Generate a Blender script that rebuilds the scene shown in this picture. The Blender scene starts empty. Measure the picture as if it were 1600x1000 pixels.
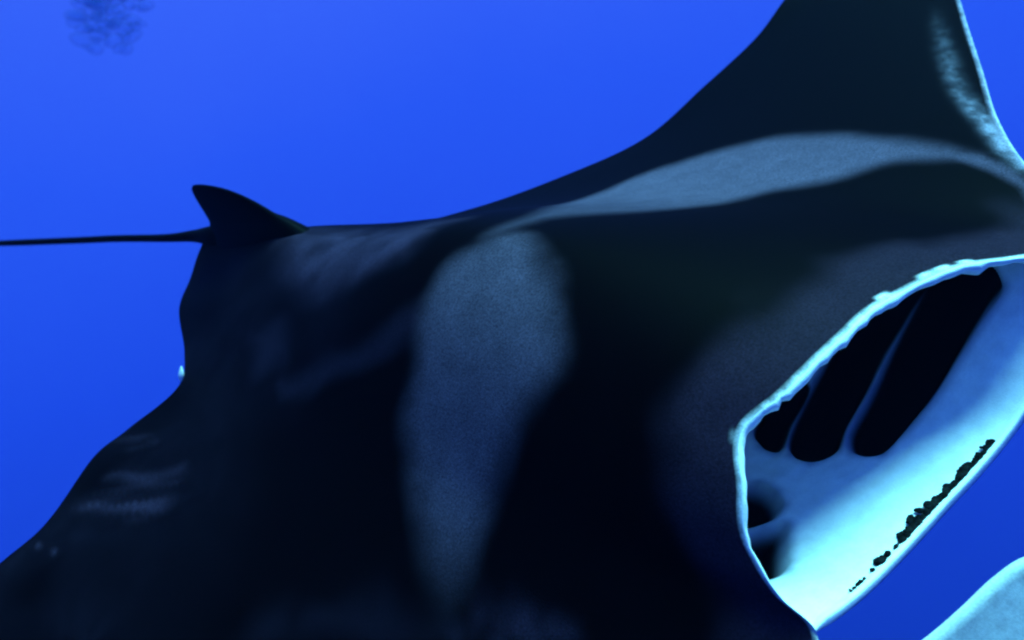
import bpy, bmesh, math, random
import numpy as np
from mathutils import Matrix, Vector

# ------------------------------------------------------------------ camera, water light, sun
scene = bpy.context.scene
C = scene.collection
cam_data = bpy.data.cameras.new('camera')
cam_data.sensor_width = 36.0
cam_data.lens = 36.0
cam_data.clip_start = 0.02
cam_data.clip_end = 2000.0
cam_data.dof.use_dof = True
cam_data.dof.focus_distance = 1.55
cam_data.dof.aperture_fstop = 4.0
cam = bpy.data.objects.new('camera', cam_data)
C.objects.link(cam)
cam.location = (0, 0, 0)
cam.rotation_euler = (math.radians(90), 0, 0)          # level, looking along +Y
scene.camera = cam

world = bpy.data.worlds.new('World')
scene.world = world
world.use_nodes = True
nt = world.node_tree
for n in list(nt.nodes):
    nt.nodes.remove(n)
wo = nt.nodes.new('ShaderNodeOutputWorld')
wb = nt.nodes.new('ShaderNodeBackground')
wr = nt.nodes.new('ShaderNodeValToRGB')
wd = nt.nodes.new('ShaderNodeVectorMath'); wd.operation = 'DOT_PRODUCT'
wt = nt.nodes.new('ShaderNodeTexCoord')
wm = nt.nodes.new('ShaderNodeMapRange')
AX = Vector((-0.17, 0.0, 0.985)).normalized()           # open water is brighter towards the surface
wd.inputs[1].default_value = AX
nt.links.new(wt.outputs['Generated'], wd.inputs[0])
wm.inputs['From Min'].default_value = -1.0
wm.inputs['From Max'].default_value = 1.0
nt.links.new(wd.outputs['Value'], wm.inputs['Value'])
wn = nt.nodes.new('ShaderNodeTexNoise')                   # faint unevenness of the water
wn.inputs['Scale'].default_value = 2.6; wn.inputs['Detail'].default_value = 6
nt.links.new(wt.outputs['Generated'], wn.inputs['Vector'])
wa = nt.nodes.new('ShaderNodeMath'); wa.operation = 'MULTIPLY_ADD'; wa.inputs[1].default_value = 0.07
nt.links.new(wn.outputs['Fac'], wa.inputs[0]); nt.links.new(wm.outputs['Result'], wa.inputs[2])
ws = nt.nodes.new('ShaderNodeMath'); ws.operation = 'SUBTRACT'; ws.inputs[1].default_value = 0.035
nt.links.new(wa.outputs['Value'], ws.inputs[0])
nt.links.new(ws.outputs['Value'], wr.inputs['Fac'])
el = wr.color_ramp.elements
el[0].position = 0.0;  el[0].color = (0.001, 0.008, 0.16, 1)
el[1].position = 1.0;  el[1].color = (0.14, 0.80, 2.1, 1)
for pos, col in ((0.28, (0.003, 0.020, 0.40, 1)), (0.40, (0.0070, 0.037, 0.62, 1)),
                 (0.50, (0.0115, 0.059, 0.82, 1)), (0.60, (0.022, 0.090, 0.95, 1)),
                 (0.68, (0.042, 0.122, 1.0, 1)), (0.85, (0.07, 0.34, 1.4, 1))):
    e = el.new(pos); e.color = col
nt.links.new(wr.outputs['Color'], wb.inputs['Color'])
wb.inputs['Strength'].default_value = 0.40
nt.links.new(wb.outputs['Background'], wo.inputs['Surface'])

SUN_TO = Vector((0.12, -0.055, 1.0)).normalized()       # direction towards the light, in the world
sd = bpy.data.lights.new('sun', 'SUN')
sd.energy = 4.8
sd.angle = math.radians(30)
sd.color = (0.25, 0.96, 1.0)
sun = bpy.data.objects.new('sun', sd)
C.objects.link(sun)
sun.rotation_euler = (-SUN_TO).to_track_quat('-Z', 'Y').to_euler()

scene.view_settings.view_transform = 'Standard'
scene.view_settings.look = 'None'
scene.view_settings.exposure = 1.2
scene.view_settings.gamma = 1.0
scene.cycles.use_denoising = True
scene.cycles.filter_width = 2.2
scene.cycles.max_bounces = 10
scene.cycles.transparent_max_bounces = 24
random.seed(4)

# ------------------------------------------------------------------ helpers
def obj(name, verts, faces, mat, parent=None, smooth=True):
    me = bpy.data.meshes.new(name)
    me.from_pydata([tuple(v) for v in verts], [], [tuple(f) for f in faces])
    bm = bmesh.new(); bm.from_mesh(me)
    bmesh.ops.remove_doubles(bm, verts=bm.verts, dist=1e-6)
    bmesh.ops.recalc_face_normals(bm, faces=bm.faces)
    bm.to_mesh(me); bm.free()
    if smooth:
        me.polygons.foreach_set('use_smooth', [True] * len(me.polygons))
    me.materials.append(mat)
    o = bpy.data.objects.new(name, me)
    C.objects.link(o)
    if parent: o.parent = parent
    return o

def curve(knots, s):
    """Hermite interpolation through (s, x, y, z) knots"""
    k = np.array(sorted(knots), float)
    t, p = k[:, 0], k[:, 1:]
    m = np.zeros_like(p)
    d = (p[1:] - p[:-1]) / (t[1:] - t[:-1])[:, None]
    h = t[1:] - t[:-1]
    m[1:-1] = (d[:-1] * h[1:, None] + d[1:] * h[:-1, None]) / (h[1:] + h[:-1])[:, None]
    m[0], m[-1] = d[0], d[-1]
    i = np.clip(np.searchsorted(t, s, side='right') - 1, 0, len(t) - 2)
    hh = (t[i + 1] - t[i])[:, None]
    u = ((s - t[i])[:, None]) / hh
    u2, u3 = u * u, u * u * u
    return ((2 * u3 - 3 * u2 + 1) * p[i] + (u3 - 2 * u2 + u) * hh * m[i]
            + (-2 * u3 + 3 * u2) * p[i + 1] + (u3 - u2) * hh * m[i + 1])

def sstep(a, b, x):
    t = np.clip((x - a) / (b - a), 0, 1)
    return t * t * (3 - 2 * t)

def polymask(poly, x, y, w_in, w_out=None):
    """soft membership of points in a polygon (1 inside, fading across the edge)"""
    w_out = w_in if w_out is None else w_out
    poly = np.array(poly, float)
    dist = np.full(x.shape, 1e9); inside = np.zeros(x.shape, bool)
    n = len(poly)
    for a in range(n):
        x1, y1 = poly[a]; x2, y2 = poly[(a + 1) % n]
        ex, ey = x2 - x1, y2 - y1
        t = np.clip(((x - x1) * ex + (y - y1) * ey) / (ex * ex + ey * ey + 1e-12), 0, 1)
        dist = np.minimum(dist, np.hypot(x - x1 - t * ex, y - y1 - t * ey))
        c = (y1 > y) != (y2 > y)
        xi = x1 + (y - y1) / (ey if abs(ey) > 1e-12 else 1e-12) * ex
        inside ^= c & (x < xi)
    sd_ = np.where(inside, dist, -dist)
    return sstep(-w_out, w_in, sd_)

def nodes_of(mat):
    mat.use_nodes = True
    t = mat.node_tree
    return t, t.nodes['Principled BSDF']

def skin_material():
    """colour comes from the animal's own pigment attribute, with fine speckle and skin relief"""
    m = bpy.data.materials.new('manta_skin')
    t, b = nodes_of(m)
    at = t.nodes.new('ShaderNodeAttribute'); at.attribute_name = 'pigment'
    tc = t.nodes.new('ShaderNodeTexCoord')
    n1 = t.nodes.new('ShaderNodeTexNoise'); n1.inputs['Scale'].default_value = 38; n1.inputs['Detail'].default_value = 6
    n2 = t.nodes.new('ShaderNodeTexNoise'); n2.inputs['Scale'].default_value = 420; n2.inputs['Detail'].default_value = 2
    for n in (n1, n2): t.links.new(tc.outputs['Object'], n.inputs['Vector'])
    r1 = t.nodes.new('ShaderNodeMapRange'); r1.inputs['From Min'].default_value = 0.3; r1.inputs['From Max'].default_value = 0.7
    r1.inputs['To Min'].default_value = 0.92; r1.inputs['To Max'].default_value = 1.08
    t.links.new(n1.outputs['Fac'], r1.inputs['Value'])
    mx = t.nodes.new('ShaderNodeMix'); mx.data_type = 'RGBA'; mx.blend_type = 'MULTIPLY'
    mx.inputs['Factor'].default_value = 1.0
    t.links.new(at.outputs['Color'], mx.inputs['A']); t.links.new(r1.outputs['Result'], mx.inputs['B'])
    n3 = t.nodes.new('ShaderNodeTexNoise'); n3.inputs['Scale'].default_value = 260; n3.inputs['Detail'].default_value = 3
    t.links.new(tc.outputs['Object'], n3.inputs['Vector'])
    r3 = t.nodes.new('ShaderNodeMapRange'); r3.inputs['From Min'].default_value = 0.3; r3.inputs['From Max'].default_value = 0.7
    r3.inputs['To Min'].default_value = 0.66; r3.inputs['To Max'].default_value = 1.34
    t.links.new(n3.outputs['Fac'], r3.inputs['Value'])
    my = t.nodes.new('ShaderNodeMix'); my.data_type = 'RGBA'; my.blend_type = 'MULTIPLY'; t.links.new(at.outputs['Alpha'], my.inputs['Factor'])
    t.links.new(mx.outputs['Result'], my.inputs['A']); t.links.new(r3.outputs['Result'], my.inputs['B'])
    t.links.new(my.outputs['Result'], b.inputs['Base Color'])
    b.inputs['Roughness'].default_value = 0.5
    b.inputs['IOR'].default_value = 1.045
    bp = t.nodes.new('ShaderNodeBump'); bp.inputs['Strength'].default_value = 0.3; bp.inputs['Distance'].default_value = 0.002
    t.links.new(n2.outputs['Fac'], bp.inputs['Height'])
    t.links.new(bp.outputs['Normal'], b.inputs['Normal'])
    return m

def plain_material(name, col, rough=0.55, ior=1.06, var=0.25, scale=40):
    m = bpy.data.materials.new(name)
    t, b = nodes_of(m)
    tc = t.nodes.new('ShaderNodeTexCoord')
    n1 = t.nodes.new('ShaderNodeTexNoise'); n1.inputs['Scale'].default_value = scale; n1.inputs['Detail'].default_value = 5
    t.links.new(tc.outputs['Object'], n1.inputs['Vector'])
    cr = t.nodes.new('ShaderNodeValToRGB')
    cr.color_ramp.elements[0].position = 0.3; cr.color_ramp.elements[1].position = 0.7
    cr.color_ramp.elements[0].color = tuple(c * (1 - var) for c in col) + (1,)
    cr.color_ramp.elements[1].color = tuple(min(1, c * (1 + var)) for c in col) + (1,)
    t.links.new(n1.outputs['Fac'], cr.inputs['Fac'])
    t.links.new(cr.outputs['Color'], b.inputs['Base Color'])
    b.inputs['Roughness'].default_value = rough
    b.inputs['IOR'].default_value = ior
    return m

SKIN = skin_material()
BLACK = plain_material('black_skin', (0.0010, 0.0010, 0.0016))

# ------------------------------------------------------------------ the manta ray
# body frame: x to the animal's right, y forward, z out of its back; metres
ROT = Matrix(((-0.60067, 0.69325, -0.39825), (0.67559, 0.17376, -0.71651), (-0.42752, -0.69944, -0.57273)))
TRA = Vector((-0.088, -0.026, 2.04))
TOW = Matrix(((1, 0, 0), (0, 0, 1), (0, -1, 0)))        # right, down, ahead -> world axes
ray = bpy.data.objects.new('manta_ray', None)
ray.empty_display_size = 0.2
C.objects.link(ray)
ray.matrix_world = Matrix.Translation(TOW @ TRA) @ (TOW @ ROT).to_4x4()
ray['label'] = 'big black manta ray with pale shoulder patches swimming with its mouth wide open'
ray['category'] = 'manta ray'

TE = [(-1.0, -2.25, -0.38, -0.34), (-0.88, -1.86, -0.27, -0.28), (-0.78, -1.559, -0.217, -0.25), (-0.69, -1.357, -0.198, -0.25),
      (-0.60, -1.107, -0.213, -0.24), (-0.48, -0.83, -0.234, -0.22), (-0.38, -0.64, -0.35, -0.20),
      (-0.28, -0.436, -0.487, -0.16), (-0.20, -0.28, -0.64, -0.12), (-0.13, -0.17, -0.80, -0.07), (-0.06, -0.07, -0.92, 0.0),
      (0.0, 0.0, -0.985, 0.05), (0.05, 0.06, -0.99, 0.03), (0.09, 0.13, -0.955, 0.008), (0.14, 0.219, -0.886, 0.0), (0.20, 0.326, -0.691, 0.0), (0.24, 0.389, -0.602, 0.0),
      (0.32, 0.546, -0.607, 0.0), (0.38, 0.628, -0.623, 0.0), (0.46, 0.815, -0.553, 0.0), (0.50, 0.905, -0.567, 0.0),
      (0.75, 1.48, -0.52, -0.11), (0.9, 1.85, -0.55, -0.26), (1.0, 2.12, -0.66, -0.38)]
LE = [(-1.0, -2.27, -0.33, -0.34), (-0.88, -1.98, 0.02, -0.28), (-0.80, -1.70, 0.20, -0.235), (-0.70, -1.444, 0.351, -0.20), (-0.60, -1.228, 0.471, -0.165),
      (-0.52, -1.023, 0.586, -0.13), (-0.43, -0.781, 0.72, -0.08), (-0.37, -0.634, 0.82, -0.05), (-0.32, -0.53, 0.92, -0.045),
      (-0.26, -0.415, 0.985, -0.03), (-0.22, -0.323, 0.945, 0.02), (-0.18, -0.244, 0.889, 0.06), (-0.13, -0.12, 0.847, 0.10),
      (-0.05, 0.0, 0.836, 0.13), (0.02, 0.111, 0.816, 0.135), (0.09, 0.187, 0.787, 0.12), (0.14, 0.242, 0.813, 0.09),
      (0.20, 0.297, 0.843, 0.04), (0.23, 0.321, 0.885, 0.0), (0.26, 0.329, 0.933, -0.04),
      (0.31, 0.42, 0.93, -0.09), (0.37, 0.56, 0.83, -0.12), (0.46, 0.83, 0.68, -0.18), (0.60, 1.19, 0.46, -0.25),
      (0.75, 1.56, 0.2, -0.30), (0.9, 1.9, -0.2, -0.34), (1.0, 2.13, -0.62, -0.38)]
LO = [(-0.26, -0.415, 0.985, -0.03), (-0.23, -0.30, 1.012, -0.09), (-0.20, -0.23, 1.004, -0.13), (-0.15, -0.161, 0.985, -0.16), (-0.08, -0.059, 0.97, -0.16),
      (0.0, 0.034, 0.955, -0.15), (0.08, 0.129, 0.946, -0.13), (0.17, 0.237, 0.941, -0.09), (0.23, 0.300, 0.937, -0.057), (0.26, 0.329, 0.933, -0.04)]

NH = 521
S_HEAD = np.linspace(-0.26, 0.26, NH)
S = np.concatenate([np.linspace(-1, -0.26, 150)[:-1], S_HEAD, np.linspace(0.26, 1, 150)[1:]])
i0, i1 = 149, 149 + NH - 1
te, le = curve(TE, S), curve(LE, S)
lo = le.copy(); lo[i0:i1 + 1] = curve(LO, S_HEAD)
lo[i0] = le[i0]; lo[i1] = le[i1]

def hump_top(x): return 0.115 * np.exp(-(np.abs(x) / 0.40) ** 2.0) + 0.020 * np.exp(-(x / 1.2) ** 2)
def hump_low(x): return 0.150 * np.exp(-(np.abs(x) / 0.42) ** 2.2) + 0.020 * np.exp(-(x / 1.2) ** 2)

ND = 200
td = np.linspace(0, 1, ND)
# dorsal sheet
def smooth_s(a, sig):
    w = np.exp(-0.5 * ((S[:, None] - S[None, :]) / sig) ** 2) * np.gradient(S)[None, :]
    return (w @ a) / w.sum(1, keepdims=True)
wing = sstep(0.9, 0.7, np.abs(S))[:, None]
te_s = te + (smooth_s(te, 0.09) - te) * wing
le_s = le + (smooth_s(le, 0.07) - le) * wing
def sheet(a, a_s, b, b_s, t, n=5):
    t = t[None, :, None]
    return (a_s[:, None, :] * (1 - t) + b_s[:, None, :] * t
            + (a - a_s)[:, None, :] * (1 - t) ** n + (b - b_s)[:, None, :] * t ** n)
D = sheet(te, te_s, le, le_s, td)
shape_d = np.sin(np.pi * td ** 1.2) ** 0.9
D[:, :, 2] += hump_top(D[:, :, 0]) * shape_d[None, :]
# spine ridge, shoulder swell and low ripples in the skin of the wings
x, y = D[:, :, 0].copy(), D[:, :, 1].copy()
edge = np.sin(np.pi * td)[None, :]
D[:, :, 2] += 0.008 * np.exp(-(x / 0.07) ** 2) * sstep(-0.3, 0.1, y) * (1 - sstep(0.2, 0.6, y))
D[:, :, 2] += 0.004 * np.exp(-(x / 0.12) ** 2) * np.exp(-((y + 0.58) / 0.16) ** 2)
D[:, :, 2] -= 0.020 * np.exp(-(x / 0.3) ** 2) * sstep(-0.62, -0.30, y) * (1 - sstep(-0.2, 0.1, y))
D[:, :, 2] += 0.006 * np.sin(9 * y + 5 * x + 1.0) * np.exp(-((x - 0.55) / 0.35) ** 2) * sstep(0.15, -0.5, y) * edge
D[:, :, 2] += 0.004 * np.sin(26 * y + 8 * x) * np.exp(-((x - 0.75) / 0.2) ** 2) * sstep(-0.2, -0.55, y) * edge
# ventral sheet
lo_s = lo + (smooth_s(lo, 0.07) - lo) * wing
V = sheet(lo, lo_s, te, te_s, td)
shape_v = np.sin(np.pi * td ** 0.8)
V[:, :, 2] -= hump_low(V[:, :, 0]) * shape_v[None, :]

# mouth: lip roll, palate, throat, floor, lower lip roll, for the head stations only
H = S_HEAD
q = np.clip(1 - (H / 0.26) ** 2, 0, 1)                  # 0 at the corners, 1 in the middle
up, dn = le[i0:i1 + 1], lo[i0:i1 + 1]
rl = 0.0072 * np.clip(q * 5, 0, 1) ** 0.5               # lip radius
knob = np.zeros_like(H)
for c_, w_, a_ in ((0.094, 0.016, 0.0028), (-0.128, 0.007, 0.006), (-0.160, 0.006, 0.005), (-0.172, 0.005, 0.006), (-0.187, 0.006, 0.005), (0.02, 0.02, 0.0015)):
    knob += a_ * np.exp(-((H - c_) / w_) ** 2)
rng = np.random.default_rng(3)
nz = np.interp(np.arange(NH), np.arange(0, NH, 8), rng.normal(0, 1, NH // 8 + 1))
rl_u = rl + (0.3 * knob + 0.0011 * nz) * np.clip(q * 5, 0, 1)
NL = 9
ring = []
for k in range(1, NL + 1):                              # roll of the upper lip
    a = math.pi * k / NL
    p = up.copy()
    p[:, 1] += rl_u * 0.9 * math.sin(a)
    p[:, 2] += -rl_u * (1 - math.cos(a))
    ring.append(p)
inner_u = ring[-1]
rl_l = 0.011 * np.clip(q * 5, 0, 1) ** 0.5
inner_l = dn.copy(); inner_l[:, 1] += -2 * rl_l * 0.8; inner_l[:, 2] += rl_l * 0.5
depth = 0.60 * q ** 0.5
NP, NF = 50, 340
cav = []
for k in range(1, NP + NF + 1):                         # one smooth bag: palate, throat, floor
    u = k / NP * 0.36 if k <= NP else 0.36 + (k - NP) / NF * 0.64
    th = math.pi * u
    v = (1 - math.cos(th)) / 2
    al = math.sin(th) ** 0.85 if k < NP + NF else 0.0
    p = inner_u * (1 - v) + inner_l * v
    p[:, 0] *= 1 - 0.22 * al * q ** 0.5
    p[:, 1] -= depth * al
    p[:, 2] += q ** 0.5 * (0.05 * math.sin(th) * (1 - v) - 0.085 * math.sin(th) ** 1.3 * v)
    cav.append(p)
cav = np.array(cav)
roll = []
for k in range(1, NL):                                  # roll of the lower lip
    a = math.pi * k / NL
    w = k / NL
    p = inner_l * (1 - w) + dn * w
    p[:, 1] += rl_l * 0.8 * math.sin(a) * 0.6
    p[:, 2] += rl_l * 1.0 * math.sin(a)
    roll.append(p)
M = np.concatenate([up[None], np.array(ring), cav, np.array(roll), dn[None]], 0).transpose(1, 0, 2)
NM = M.shape[1]
kF0 = 1 + NL + NP                                       # first floor row
kF1 = kF0 + NF

# --- pigment -----------------------------------------------------------
K_BLACK = np.array((0.0011, 0.0005, 0.0007))
K_PATCH = np.array((0.074, 0.053, 0.085))
K_BAND = np.array((0.018, 0.0105, 0.020))
K_WHITE = np.array((0.80, 0.82, 0.80))
PATCH_NEAR = [(-0.027, 0.27), (0.048, 0.384), (0.170, 0.482), (0.250, 0.472), (0.325, 0.440), (0.434, 0.440), (0.513, 0.450), (0.60, 0.45),
              (0.60, 0.38), (0.555, 0.386), (0.438, 0.286), (0.312, 0.202), (0.164, 0.155), (0.034, 0.186)]
PATCH_FAR = [(0.005, 0.175), (-0.01, 0.21), (-0.07, 0.232), (-0.113, 0.244), (-0.204, 0.347), (-0.32, 0.40), (-0.451, 0.426), (-0.548, 0.53), (-0.614, 0.598), (-0.632, 0.685), (-0.646, 0.74),
             (-0.675, 0.68), (-0.699, 0.62), (-0.735, 0.50), (-0.754, 0.384), (-0.755, 0.28), (-0.74, 0.198), (-0.68, 0.08), (-0.60, -0.01), (-0.50, -0.04), (-0.36, -0.02), (-0.22, 0.10), (-0.10, 0.18)]
HEAD_CORNER = [(-0.652, 0.679), (-0.646, 0.74), (-0.616, 0.796), (-0.582, 0.839), (-0.50, 0.93), (-0.47, 0.91), (-0.555, 0.849), (-0.596, 0.783), (-0.629, 0.713)]
SHEEN_BACK = [(-0.02, -0.61), (-0.036, -0.205), (-0.042, 0.047), (0.06, 0.028), (0.121, -0.089), (0.177, -0.242), (0.136, -0.408)]
GREY_STREAK = [(0.167, 0.139), (0.184, 0.169), (0.273, 0.035), (0.344, -0.164), (0.331, -0.202), (0.245, 0.017)]
GREY_SPOT = [(0.251, -0.403), (0.232, -0.3), (0.289, -0.216), (0.323, -0.294)]
SCAR = [(0.840, -0.532), (0.833, -0.528), (0.822, -0.470), (0.816, -0.437), (0.828, -0.467)]
RIB_A = [(0.732, -0.529), (0.674, -0.456), (0.614, -0.325), (0.634, -0.297), (0.698, -0.414), (0.739, -0.489)]
RIB_B = [(0.65, -0.525), (0.598, -0.433), (0.566, -0.34), (0.581, -0.318), (0.619, -0.4)]
RIB_C = [(0.58, -0.60), (0.557, -0.588), (0.541, -0.493), (0.586, -0.542)]
LOW_GREY = [(0.492, 0.467), (0.47, 0.519), (0.466, 0.588), (0.477, 0.639), (0.60, 0.55), (0.566, 0.448), (0.525, 0.475)]
LOW_GREY2 = [(0.694, 0.078), (0.562, 0.302), (0.566, 0.448), (0.737, 0.085)]
SLITS = [[(-0.335, 0.893), (-0.37, 0.85), (-0.34, 0.79), (-0.272, 0.770), (-0.188, 0.751), (-0.105, 0.749), (-0.058, 0.755), (-0.031, 0.780), (-0.043, 0.819), (-0.129, 0.833), (-0.226, 0.859), (-0.289, 0.879)],
         [(-0.32, 0.783), (-0.258, 0.766), (-0.184, 0.741), (-0.084, 0.739), (-0.025, 0.750), (0.010, 0.727), (0.006, 0.695), (-0.035, 0.663), (-0.146, 0.651), (-0.27, 0.69)],
         [(-0.13, 0.645), (-0.055, 0.655), (-0.012, 0.666), (0.010, 0.662), (0.006, 0.636), (-0.03, 0.60), (-0.13, 0.60)],
         [(0.094, 0.680), (0.098, 0.714), (0.120, 0.738), (0.154, 0.743), (0.19, 0.715), (0.17, 0.67), (0.12, 0.65)],
         [(0.174, 0.750), (0.158, 0.771), (0.194, 0.796), (0.24, 0.826), (0.275, 0.815), (0.25, 0.76), (0.21, 0.737)]]
def round_poly(pg, n=8):
    p = np.array(pg); out = []
    for i in range(len(p)):
        a, b_, c, d = p[i - 1], p[i], p[(i + 1) % len(p)], p[(i + 2) % len(p)]
        for k in range(n):
            u = k / n
            out.append(0.5 * (2 * b_ + (c - a) * u + (2 * a - 5 * b_ + 4 * c - d) * u * u + (3 * b_ - a - 3 * c + d) * u ** 3))
    return out

def mixc(base, col, m): return base * (1 - m[..., None]) + col * m[..., None]

cd = np.broadcast_to(K_BLACK, D.shape).copy()
x, y = D[:, :, 0], D[:, :, 1]
def vnoise(x, y, f, seed):
    """smooth value noise for pigment blotches"""
    r = np.random.default_rng(seed).random((128, 128))
    X, Y = (x * f) % 127, (y * f) % 127
    xi, yi = X.astype(int), Y.astype(int)
    u, v = X - xi, Y - yi
    u, v = u * u * (3 - 2 * u), v * v * (3 - 2 * v)
    g = lambda a, b: r[(xi + a) % 128, (yi + b) % 128]
    return (g(0, 0) * (1 - u) + g(1, 0) * u) * (1 - v) + (g(0, 1) * (1 - u) + g(1, 1) * u) * v
wob = lambda f, a, sd_: a * (vnoise(x + 3, y + 3, f, sd_) - 0.5)
xw, yw = x + wob(12, 0.035, 1) + wob(40, 0.008, 2), y + wob(12, 0.035, 3) + wob(40, 0.008, 4)
K_GREY = np.array((0.017, 0.0105, 0.022))
cd = mixc(cd, K_GREY * 2.1, polymask(SHEEN_BACK, xw, yw, 0.07, 0.05) * (0.4 + 0.6 * vnoise(x, y, 22, 5)))  # dull sheen on the back, laid into the skin colour
cd = mixc(cd, K_GREY * 0.7, polymask(GREY_STREAK, xw, yw, 0.02, 0.03) * 0.8)
cd = mixc(cd, K_GREY * 0.8, polymask(GREY_SPOT, xw, yw, 0.04, 0.04) * 0.8)
# dusky mottling and fine streaks over the rear of the near wing
cd = mixc(cd, K_GREY * 0.35, sstep(0.1, -0.4, y) * sstep(-0.1, 0.15, x) * vnoise(x, y, 9, 30) * (0.5 + 0.5 * vnoise(x, y, 50, 31)))
cs_, al_ = 0.87 * x + 0.5 * y, 0.5 * x - 0.87 * y
for r_, w_ in ((RIB_A, 1.0), (RIB_B, 0.8), (RIB_C, 0.6)):
    cd = mixc(cd, K_GREY * 1.5, w_ * polymask(r_, xw, yw, 0.035, 0.03) * (0.15 + 0.85 * sstep(0.35, 0.75, vnoise(cs_ + 3, al_ * 0.12 + 3, 85, 6))))
cd = mixc(cd, K_GREY * 2.6, polymask(SCAR, x, y, 0.010, 0.002))
cd = mixc(cd, K_GREY * 0.9, polymask(LOW_GREY, xw, yw, 0.03, 0.03) * vnoise(x, y, 40, 7))
cd = mixc(cd, K_GREY * 0.4, polymask(LOW_GREY2, xw, yw, 0.05, 0.05) * vnoise(x, y, 20, 8))
shade_near = 1 - 0.95 * sstep(0.38, 0.56, x)             # near patch painted darker where the wing turns from the light
cd = mixc(cd, K_PATCH, polymask(round_poly(PATCH_NEAR), xw, yw, 0.055, 0.030) * 0.80 * shade_near * (0.78 + 0.22 * vnoise(x, y, 30, 9)))  # near side also toned down in colour as the less lit one
cd = mixc(cd, K_PATCH, polymask(round_poly(PATCH_FAR), xw * 0.35 + x * 0.65, yw * 0.35 + y * 0.65, 0.045, 0.025) * (0.55 + 0.45 * sstep(-0.15, -0.5, x)) * (0.85 + 0.15 * vnoise(x, y, 25, 19)))
dl = np.linalg.norm(D - le[:, None, :], axis=2)         # distance to the leading edge or lip
head = sstep(0.33, 0.27, np.abs(S))[:, None]
cd = mixc(cd, K_BAND, head * sstep(0.16, 0.06, dl + 0.05 * (vnoise(x, y, 18, 10) - 0.5)) * 0.9)
kd = np.zeros(len(S)); kd[i0:i1 + 1] = knob
cd = mixc(cd, K_WHITE, head * sstep(0.006, -0.001, dl - 1.5 * kd[:, None]) * sstep(0.0002, 0.0025, kd)[:, None])
cd = mixc(cd, K_PATCH * 0.8, polymask(HEAD_CORNER, x, y, 0.012, 0.012))
# pale mottled strip behind the leading edge of the far wing, and the pale edge itself
far = sstep(-0.70, -0.50, S)[:, None] * sstep(-0.34, -0.38, S)[:, None]
cent = 0.05 * sstep(-0.38, -0.52, S)[:, None] + 0.012
strip = np.exp(-((dl - cent) / 0.018) ** 2) * far * (0.35 + 0.65 * sstep(0.25, 0.7, vnoise(x, y, 55, 11) * 0.6 + vnoise(x, y, 110, 12) * 0.4))
cd = mixc(cd, np.array((0.80, 0.72, 0.95)) * (0.10 + 0.28 * sstep(-0.50, -0.38, S))[:, None, None], np.clip(strip, 0, 1))
K_EDGE = np.array((0.34, 0.30, 0.40))
edge_w = sstep(-0.95, -0.6, -np.abs(S))[:, None]
cd = mixc(cd, K_EDGE, sstep(0.012, 0.005, dl) * (S < -0.26)[:, None] * (0.35 + 0.65 * vnoise(x, y, 70, 13)))
cv = np.broadcast_to(K_WHITE * 0.9, V.shape).copy()
dt = np.linalg.norm(V - te[:, None, :], axis=2)
cv = mixc(cv, K_BLACK * 2, sstep(0.16, 0.06, dt))       # dark margin along the trailing edge below

# gill slits: grooves sunk into the mouth floor, coloured near black at the bottom
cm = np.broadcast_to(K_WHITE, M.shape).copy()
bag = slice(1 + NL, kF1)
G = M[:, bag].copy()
hole = np.zeros(G.shape[:2])
for pg in SLITS:
    hole = np.maximum(hole, polymask(round_poly(pg), G[:, :, 0], G[:, :, 1], 0.011, 0.0065))
hole *= sstep(0.05, 0.02, G[:, :, 2])
slit_tint = np.zeros_like(hole)
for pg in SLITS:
    slit_tint = np.maximum(slit_tint, polymask(pg, G[:, :, 0], G[:, :, 1], 0.0, 0.024))
out = G - np.array((0, 0.86, -0.03)); out[:, :, 1] *= 0.3
out /= np.linalg.norm(out, axis=2, keepdims=True) + 1e-9
M[:, bag] += out * (0.045 * hole * sstep(0.015, -0.06, G[:, :, 2]))[..., None]
cm[:, bag] = mixc(cm[:, bag], np.array((0.15, 0.19, 0.26)), slit_tint * 0.85)   # blue-grey tint around the slits
cm[:, bag] = mixc(cm[:, bag], np.array((0.002, 0.002, 0.0025)), sstep(0.15, 0.75, hole))
Fx, Fy, hole = G[:, NP:, 0], G[:, NP:, 1], hole[:, NP:]
# faint folds running across the floor
M[:, kF0:kF1, 2] += 0.0012 * (np.sin(60 * Fy + 14 * Fx + 4 * vnoise(Fx + 2, Fy + 2, 12, 14)) + 0.9 * np.sin(170 * Fy + 60 * Fx + 9 * vnoise(Fx + 2, Fy + 2, 14, 24)) * vnoise(Fx + 2, Fy + 2, 9, 25)) * (1 - hole) * sstep(0.5, 0.7, Fy) * sstep(0.93, 0.86, Fy)
cd[:, 0] = K_BLACK; cv[:, -1] = K_BLACK
rim = (vnoise(S * 3, S * 0 + 0.5, 40, 16) * 0.5 + 0.4)[:, None] * K_WHITE
rim[S > 0.27] = K_BLACK * 3
cd[:, -1] = rim; cv[:, 0] = rim
cm[:, 0] = rim[i0:i1 + 1]; cm[:, -1] = rim[i0:i1 + 1]
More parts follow.
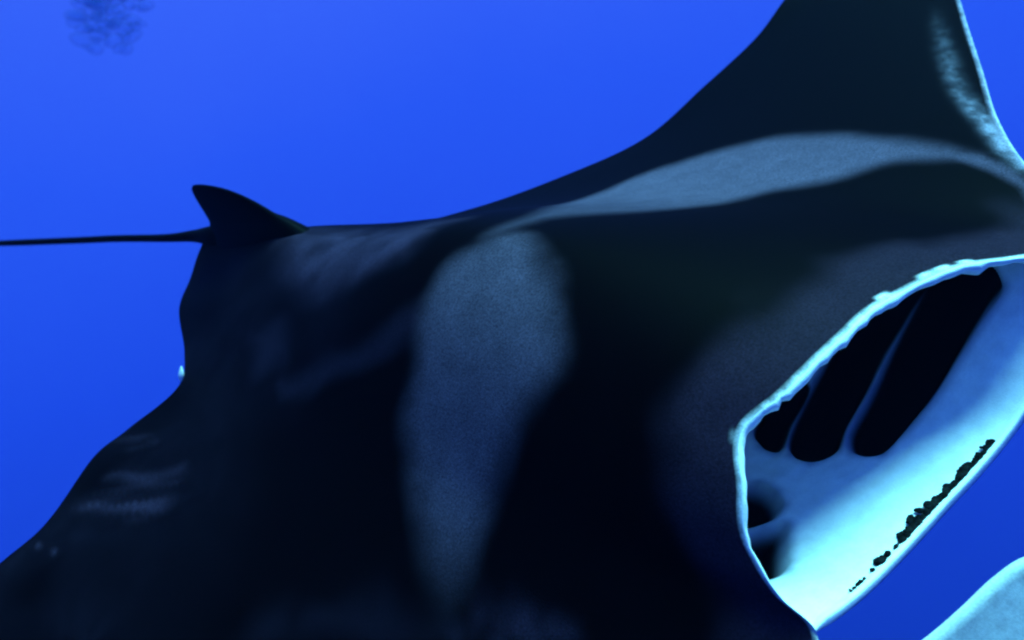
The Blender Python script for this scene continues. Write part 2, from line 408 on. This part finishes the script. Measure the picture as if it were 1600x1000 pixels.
# --- one continuous skin ----------------------------------------------
def grid_faces(n, m, off):
    a = np.arange(n - 1)[:, None] * m + np.arange(m - 1)[None, :] + off
    return np.stack([a, a + 1, a + m + 1, a + m], -1).reshape(-1, 4)
nS = len(S)
verts = np.concatenate([D.reshape(-1, 3), V.reshape(-1, 3), M.reshape(-1, 3)])
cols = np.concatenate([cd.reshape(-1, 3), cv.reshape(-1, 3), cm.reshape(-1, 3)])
speck = np.concatenate([np.ones(2 * nS * ND), np.full(NH * NM, 0.12)])   # lining is smoother than the hide
faces = np.concatenate([grid_faces(nS, ND, 0), grid_faces(nS, ND, nS * ND), grid_faces(NH, NM, 2 * nS * ND)])
me = bpy.data.meshes.new('body')
me.from_pydata(verts.tolist(), [], faces.tolist())
ca = me.color_attributes.new('pigment', 'FLOAT_COLOR', 'POINT')
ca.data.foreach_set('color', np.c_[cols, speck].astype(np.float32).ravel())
bm = bmesh.new(); bm.from_mesh(me)
bmesh.ops.remove_doubles(bm, verts=bm.verts, dist=2e-5)
bmesh.ops.recalc_face_normals(bm, faces=bm.faces)
bm.to_mesh(me); bm.free()
me.polygons.foreach_set('use_smooth', [True] * len(me.polygons))
me.materials.append(SKIN)
body = bpy.data.objects.new('body', me)
C.objects.link(body); body.parent = ray

# ------------------------------------------------------------------ parts of the ray
def pigmented(o, fn):
    me = o.data
    n = len(me.vertices)
    co = np.empty(n * 3); me.vertices.foreach_get('co', co); co = co.reshape(-1, 3)
    a = me.color_attributes.new('pigment', 'FLOAT_COLOR', 'POINT')
    a.data.foreach_set('color', np.c_[fn(co), np.full(n, 0.35)].astype(np.float32).ravel())

def blade(name, A, B, thick, n=60, m=28, cup=0.0, cupdir=(0, 0, 1), parent=ray, mat=SKIN):
    """a closed fin between two edge curves, with a lens section"""
    A = curve([(i / (len(A) - 1),) + tuple(p) for i, p in enumerate(A)], np.linspace(0, 1, n))
    B = curve([(i / (len(B) - 1),) + tuple(p) for i, p in enumerate(B)], np.linspace(0, 1, n))
    t = np.linspace(0, 1, m)
    mid_ = A[:, None] * (1 - t)[None, :, None] + B[:, None] * t[None, :, None]
    mid_ = mid_ + cup * np.sin(np.pi * t)[None, :, None] * np.array(cupdir) * np.sin(np.pi * np.linspace(0.12, 0.88, n))[:, None, None]
    du = np.gradient(mid_, axis=0); dv = np.gradient(mid_, axis=1)
    nrm = np.cross(du, dv); nrm /= np.linalg.norm(nrm, axis=2, keepdims=True) + 1e-9
    w = np.linalg.norm(B - A, axis=1)[:, None] * (np.interp(np.linspace(0, 1, n), np.linspace(0, 1, len(thick)), thick)[:, None] if isinstance(thick, tuple) else thick) * np.sqrt(np.clip(4 * t * (1 - t), 0, 1))[None, :]
    top, bot = mid_ + nrm * w[..., None], mid_ - nrm * w[..., None]
    vs = np.concatenate([top.reshape(-1, 3), bot.reshape(-1, 3)])
    f = np.concatenate([grid_faces(n, m, 0), grid_faces(n, m, n * m)])
    extra = []
    for r in (0, n - 1):
        for j in range(m - 1):
            a = r * m + j
            extra.append((a, a + 1, a + 1 + n * m, a + n * m))
    return obj(name, vs, f.tolist() + extra, mat, parent)

def tube(name, pts, rad, mat, parent, n=90, k=14):
    kn = [(i / (len(pts) - 1),) + tuple(p) + (r,) for i, (p, r) in enumerate(zip(pts, rad))]
    q_ = curve(kn, np.linspace(0, 1, n))
    c_, r_ = q_[:, :3], np.clip(q_[:, 3], 0.0005, 1)
    d_ = np.gradient(c_, axis=0); d_ /= np.linalg.norm(d_, axis=1, keepdims=True)
    e1 = np.cross(d_, (0, 0, 1.0)); e1 /= np.linalg.norm(e1, axis=1, keepdims=True)
    e2 = np.cross(e1, d_)
    vs, fs = [], []
    for i in range(n):
        for j in range(k):
            a = 2 * math.pi * j / k
            vs.append(c_[i] + r_[i] * (math.cos(a) * e1[i] + math.sin(a) * e2[i]))
    for i in range(n - 1):
        for j in range(k):
            fs.append((i * k + j, i * k + (j + 1) % k, (i + 1) * k + (j + 1) % k, (i + 1) * k + j))
    fs.append(tuple(range(k))); fs.append(tuple((n - 1) * k + j for j in range(k)))
    return obj(name, vs, fs, mat, parent)

blade('dorsal_fin',
      [(0, -0.40, 0.05), (0, -0.505, 0.132), (0, -0.56, 0.162), (0, -0.614, 0.191), (0, -0.679, 0.212), (0, -0.745, 0.2215), (0, -0.825, 0.2225), (0, -0.885, 0.216), (0, -0.912, 0.203)],
      [(0, -0.99, 0.0), (0, -0.975, 0.055), (0, -0.945, 0.095), (0, -0.94, 0.122), (0, -0.938, 0.143), (0, -0.934, 0.163), (0, -0.927, 0.183), (0, -0.922, 0.192), (0, -0.916, 0.200)],
      (0.15, 0.10, 0.06, 0.05, 0.045, 0.045, 0.05, 0.06, 0.1), mat=BLACK)
tube('tail', [(0.0, -0.72, 0.045), (0.012, -0.90, 0.055), (0.021, -1.06, 0.041), (0.042, -1.207, 0.029), (0.079, -1.502, 0.012), (0.119, -1.796, -0.008), (0.197, -2.32, -0.037), (0.301, -3.061, -0.083)],
     [0.012, 0.030, 0.017, 0.0115, 0.0105, 0.0105, 0.010, 0.003], BLACK, ray)

ct = [(0.38, 0.962, -0.075), (0.318, 1.009, -0.073), (0.266, 1.033, -0.08), (0.206, 1.055, -0.08), (0.147, 1.069, -0.088), (0.099, 1.089, -0.095), (0.044, 1.128, -0.118), (0.007, 1.173, -0.163), (-0.003, 1.219, -0.212)]
cb = [(0.43, 0.952, -0.076), (0.44, 1.029, -0.066), (0.428, 1.08, -0.05), (0.402, 1.128, -0.036), (0.364, 1.167, -0.038), (0.312, 1.199, -0.056), (0.235, 1.221, -0.095), (0.146, 1.23, -0.145), (0.056, 1.236, -0.19)]
cf = blade('cephalic_fin', ct, cb, 0.028, cup=0.035, cupdir=(0.1, -0.2, -0.9))
ctn = curve([(i / 8,) + p for i, p in enumerate(ct)], np.linspace(0, 1, 60))
def ceph_col(co):
    d = np.min(np.linalg.norm(co[:, None] - ctn[None], axis=2), axis=1)
    n = vnoise(co[:, 0] + 1, co[:, 1] + 1, 40, 20) * 0.6 + vnoise(co[:, 0] + 1, co[:, 1] + 1, 110, 21) * 0.4
    c = mixc(np.broadcast_to(np.array((0.085, 0.085, 0.13)), co.shape).copy(), np.array((0.19, 0.20, 0.26)), n)
    return mixc(c, K_WHITE * 0.6, sstep(0.020, 0.007, d))
pigmented(cf, ceph_col)
cl = blade('cephalic_fin', [(-0.40, 0.975, -0.06), (-0.38, 1.06, -0.09), (-0.385, 1.16, -0.12), (-0.41, 1.26, -0.17), (-0.45, 1.31, -0.21)],
           [(-0.52, 0.92, -0.055), (-0.56, 1.02, -0.04), (-0.57, 1.12, -0.05), (-0.55, 1.23, -0.10), (-0.49, 1.30, -0.19)], 0.03, cup=0.03, cupdir=(0.5, 0, -0.8))
pigmented(cl, lambda co: np.broadcast_to(np.array((0.35, 0.37, 0.38)), co.shape))

# dark rough tooth band: low irregular bumps behind the lower lip
tb = bmesh.new()
rg = random.Random(11)
lipc = lambda s_: curve(LO, np.array([s_]))[0]
def bump(s_, back, r_, flat=0.5):
    p = lipc(s_)
    M_ = Matrix.Translation((p[0], p[1] - 0.0115 - back, p[2] + 0.0095)) @ Matrix.Rotation(rg.uniform(0, 3), 4, 'Z') @ Matrix.Diagonal((r_ * rg.uniform(0.9, 1.7), r_ * rg.uniform(0.7, 1.1), r_ * flat, 1))
    g = bmesh.ops.create_icosphere(tb, subdivisions=2, radius=1.0, matrix=M_)
    for v in g['verts']:
        v.co += Vector((rg.uniform(-1, 1), rg.uniform(-1, 1), rg.uniform(-1, 1))) * r_ * 0.14
for k in range(110):
    if 0.5 + 0.5 * math.sin(k * 0.55) + rg.uniform(-0.4, 0.4) < 0.22: continue
    bump(-0.112 + 0.172 * k / 109 + rg.uniform(-0.004, 0.004), abs(rg.gauss(0, 0.005)), rg.uniform(0.0024, 0.0080), 0.3)
for k in range(9):
    bump(rg.gauss(0.022, 0.018), rg.uniform(0.003, 0.020), rg.uniform(0.004, 0.008), 0.3)
for s_, b_, r_ in ((0.062, 0.003, 0.007), (0.069, 0.004, 0.007), (0.082, 0.004, 0.004), (0.098, 0.005, 0.006), (0.106, 0.006, 0.006), (0.113, 0.006, 0.008), (0.128, 0.005, 0.004), (0.145, 0.004, 0.003), (0.152, 0.004, 0.004), (0.158, 0.004, 0.0035), (0.166, 0.003, 0.003), (0.172, 0.003, 0.003)):
    bump(s_, b_, r_)
tm = bpy.data.meshes.new('tooth_band'); tb.to_mesh(tm); tb.free()
tm.polygons.foreach_set('use_smooth', [True] * len(tm.polygons))
tm.materials.append(plain_material('dark_teeth', (0.005, 0.006, 0.006), var=0.9, scale=90))
to = bpy.data.objects.new('tooth_band', tm); to['kind'] = 'stuff'; C.objects.link(to); to.parent = ray

# small white tip at the notch between tail lobe and wing
upb = np.array((-0.6756, -0.1738, 0.7165)); ctr = np.array((0.384, -0.600, 0.012)); fw = np.array((0.69, -0.70, 0.18)) * 0.0065
tipc = lambda sg: [tuple(ctr - upb * 0.017 + sg * fw * 0.3), tuple(ctr - upb * 0.006 + sg * fw), tuple(ctr + upb * 0.004 + sg * fw * 0.9), tuple(ctr + upb * 0.017 + sg * fw * 0.2)]
blade('pelvic_fin_tip', tipc(1), tipc(-1), 0.3, n=18, m=8, mat=plain_material('white_skin', (0.75, 0.78, 0.78), var=0.1))

# ------------------------------------------------------------------ air bubbles drifting far behind
gm = bpy.data.materials.new('air_bubble')
t_, b_ = nodes_of(gm)
t_.nodes.remove(b_)
gl = t_.nodes.new('ShaderNodeBsdfRefraction'); gl.inputs['IOR'].default_value = 0.75; gl.inputs['Roughness'].default_value = 0.05
gl.inputs['Color'].default_value = (0.20, 0.48, 0.68, 1)
tr = t_.nodes.new('ShaderNodeBsdfTransparent')
ms = t_.nodes.new('ShaderNodeMixShader'); ms.inputs['Fac'].default_value = 0.12
t_.links.new(tr.outputs['BSDF'], ms.inputs[1]); t_.links.new(gl.outputs['BSDF'], ms.inputs[2])
t_.links.new(ms.outputs['Shader'], t_.nodes['Material Output'].inputs['Surface'])
bb = bmesh.new()
rg = random.Random(8)
DIST = 6.5
def at(px, py, d): return Vector(((px - 800) / 1600 * d, d, -(py - 500) / 1600 * d))
for gy in range(-60, 80, 13):
    half = 60 * math.sqrt(max(0.03, 1 - (max(0, gy + 8) / 92) ** 2))
    n_ = max(3, int(half / 5.5))
    for k in range(n_):
        xx = 168 + (2 * (k + 0.5) / n_ - 1) * half + rg.uniform(-7, 7)
        yy = gy + rg.uniform(-7, 7)
        r_ = rg.uniform(0.018, 0.055)
        p = at(xx, yy, DIST + rg.uniform(-0.25, 0.25))
        M_ = Matrix.Translation(p) @ Matrix.Rotation(rg.uniform(-0.6, 0.6), 4, 'Y') @ Matrix.Diagonal((r_ * rg.uniform(0.9, 1.6), r_, r_ * rg.uniform(0.6, 0.95), 1))
        bmesh.ops.create_icosphere(bb, subdivisions=3, radius=1.0, matrix=M_)
for k in range(26):                                     # denser heart of the clump
    r_ = rg.uniform(0.03, 0.07)
    p = at(172 + rg.gauss(0, 20), rg.uniform(-50, 58), DIST + rg.uniform(-0.2, 0.2))
    bmesh.ops.create_icosphere(bb, subdivisions=3, radius=1.0, matrix=Matrix.Translation(p) @ Matrix.Diagonal((r_ * rg.uniform(0.9, 1.4), r_, r_ * rg.uniform(0.6, 0.9), 1)))
bmm = bpy.data.meshes.new('air_bubbles'); bb.to_mesh(bmm); bb.free()
bmm.polygons.foreach_set('use_smooth', [True] * len(bmm.polygons))
bmm.materials.append(gm)
bo = bpy.data.objects.new('air_bubbles', bmm); C.objects.link(bo)
bo['kind'] = 'stuff'
bo['label'] = 'faint mottled clump of air bubbles in the open water behind the ray'
bo['category'] = 'bubbles'

# ------------------------------------------------------------------ the water itself: thin blue scattering
hm = bpy.data.materials.new('blue_water')
t_, b_ = nodes_of(hm)
t_.nodes.remove(b_)
pv = t_.nodes.new('ShaderNodeVolumePrincipled')
pv.inputs['Color'].default_value = (0.10, 0.35, 1.0, 1)
pv.inputs['Density'].default_value = 0.002
t_.links.new(pv.outputs['Volume'], t_.nodes['Material Output'].inputs['Volume'])
hv = [(sx * 30, sy * 30, sz * 30) for sx in (-1, 1) for sy in (-1, 1) for sz in (-1, 1)]
hf = [(0, 1, 3, 2), (4, 6, 7, 5), (0, 4, 5, 1), (2, 3, 7, 6), (0, 2, 6, 4), (1, 5, 7, 3)]
hz = obj('haze', hv, hf, hm, smooth=False)
hz['kind'] = 'stuff'
hz['label'] = 'clear deep blue sea water filling the whole picture'
hz['category'] = 'water'
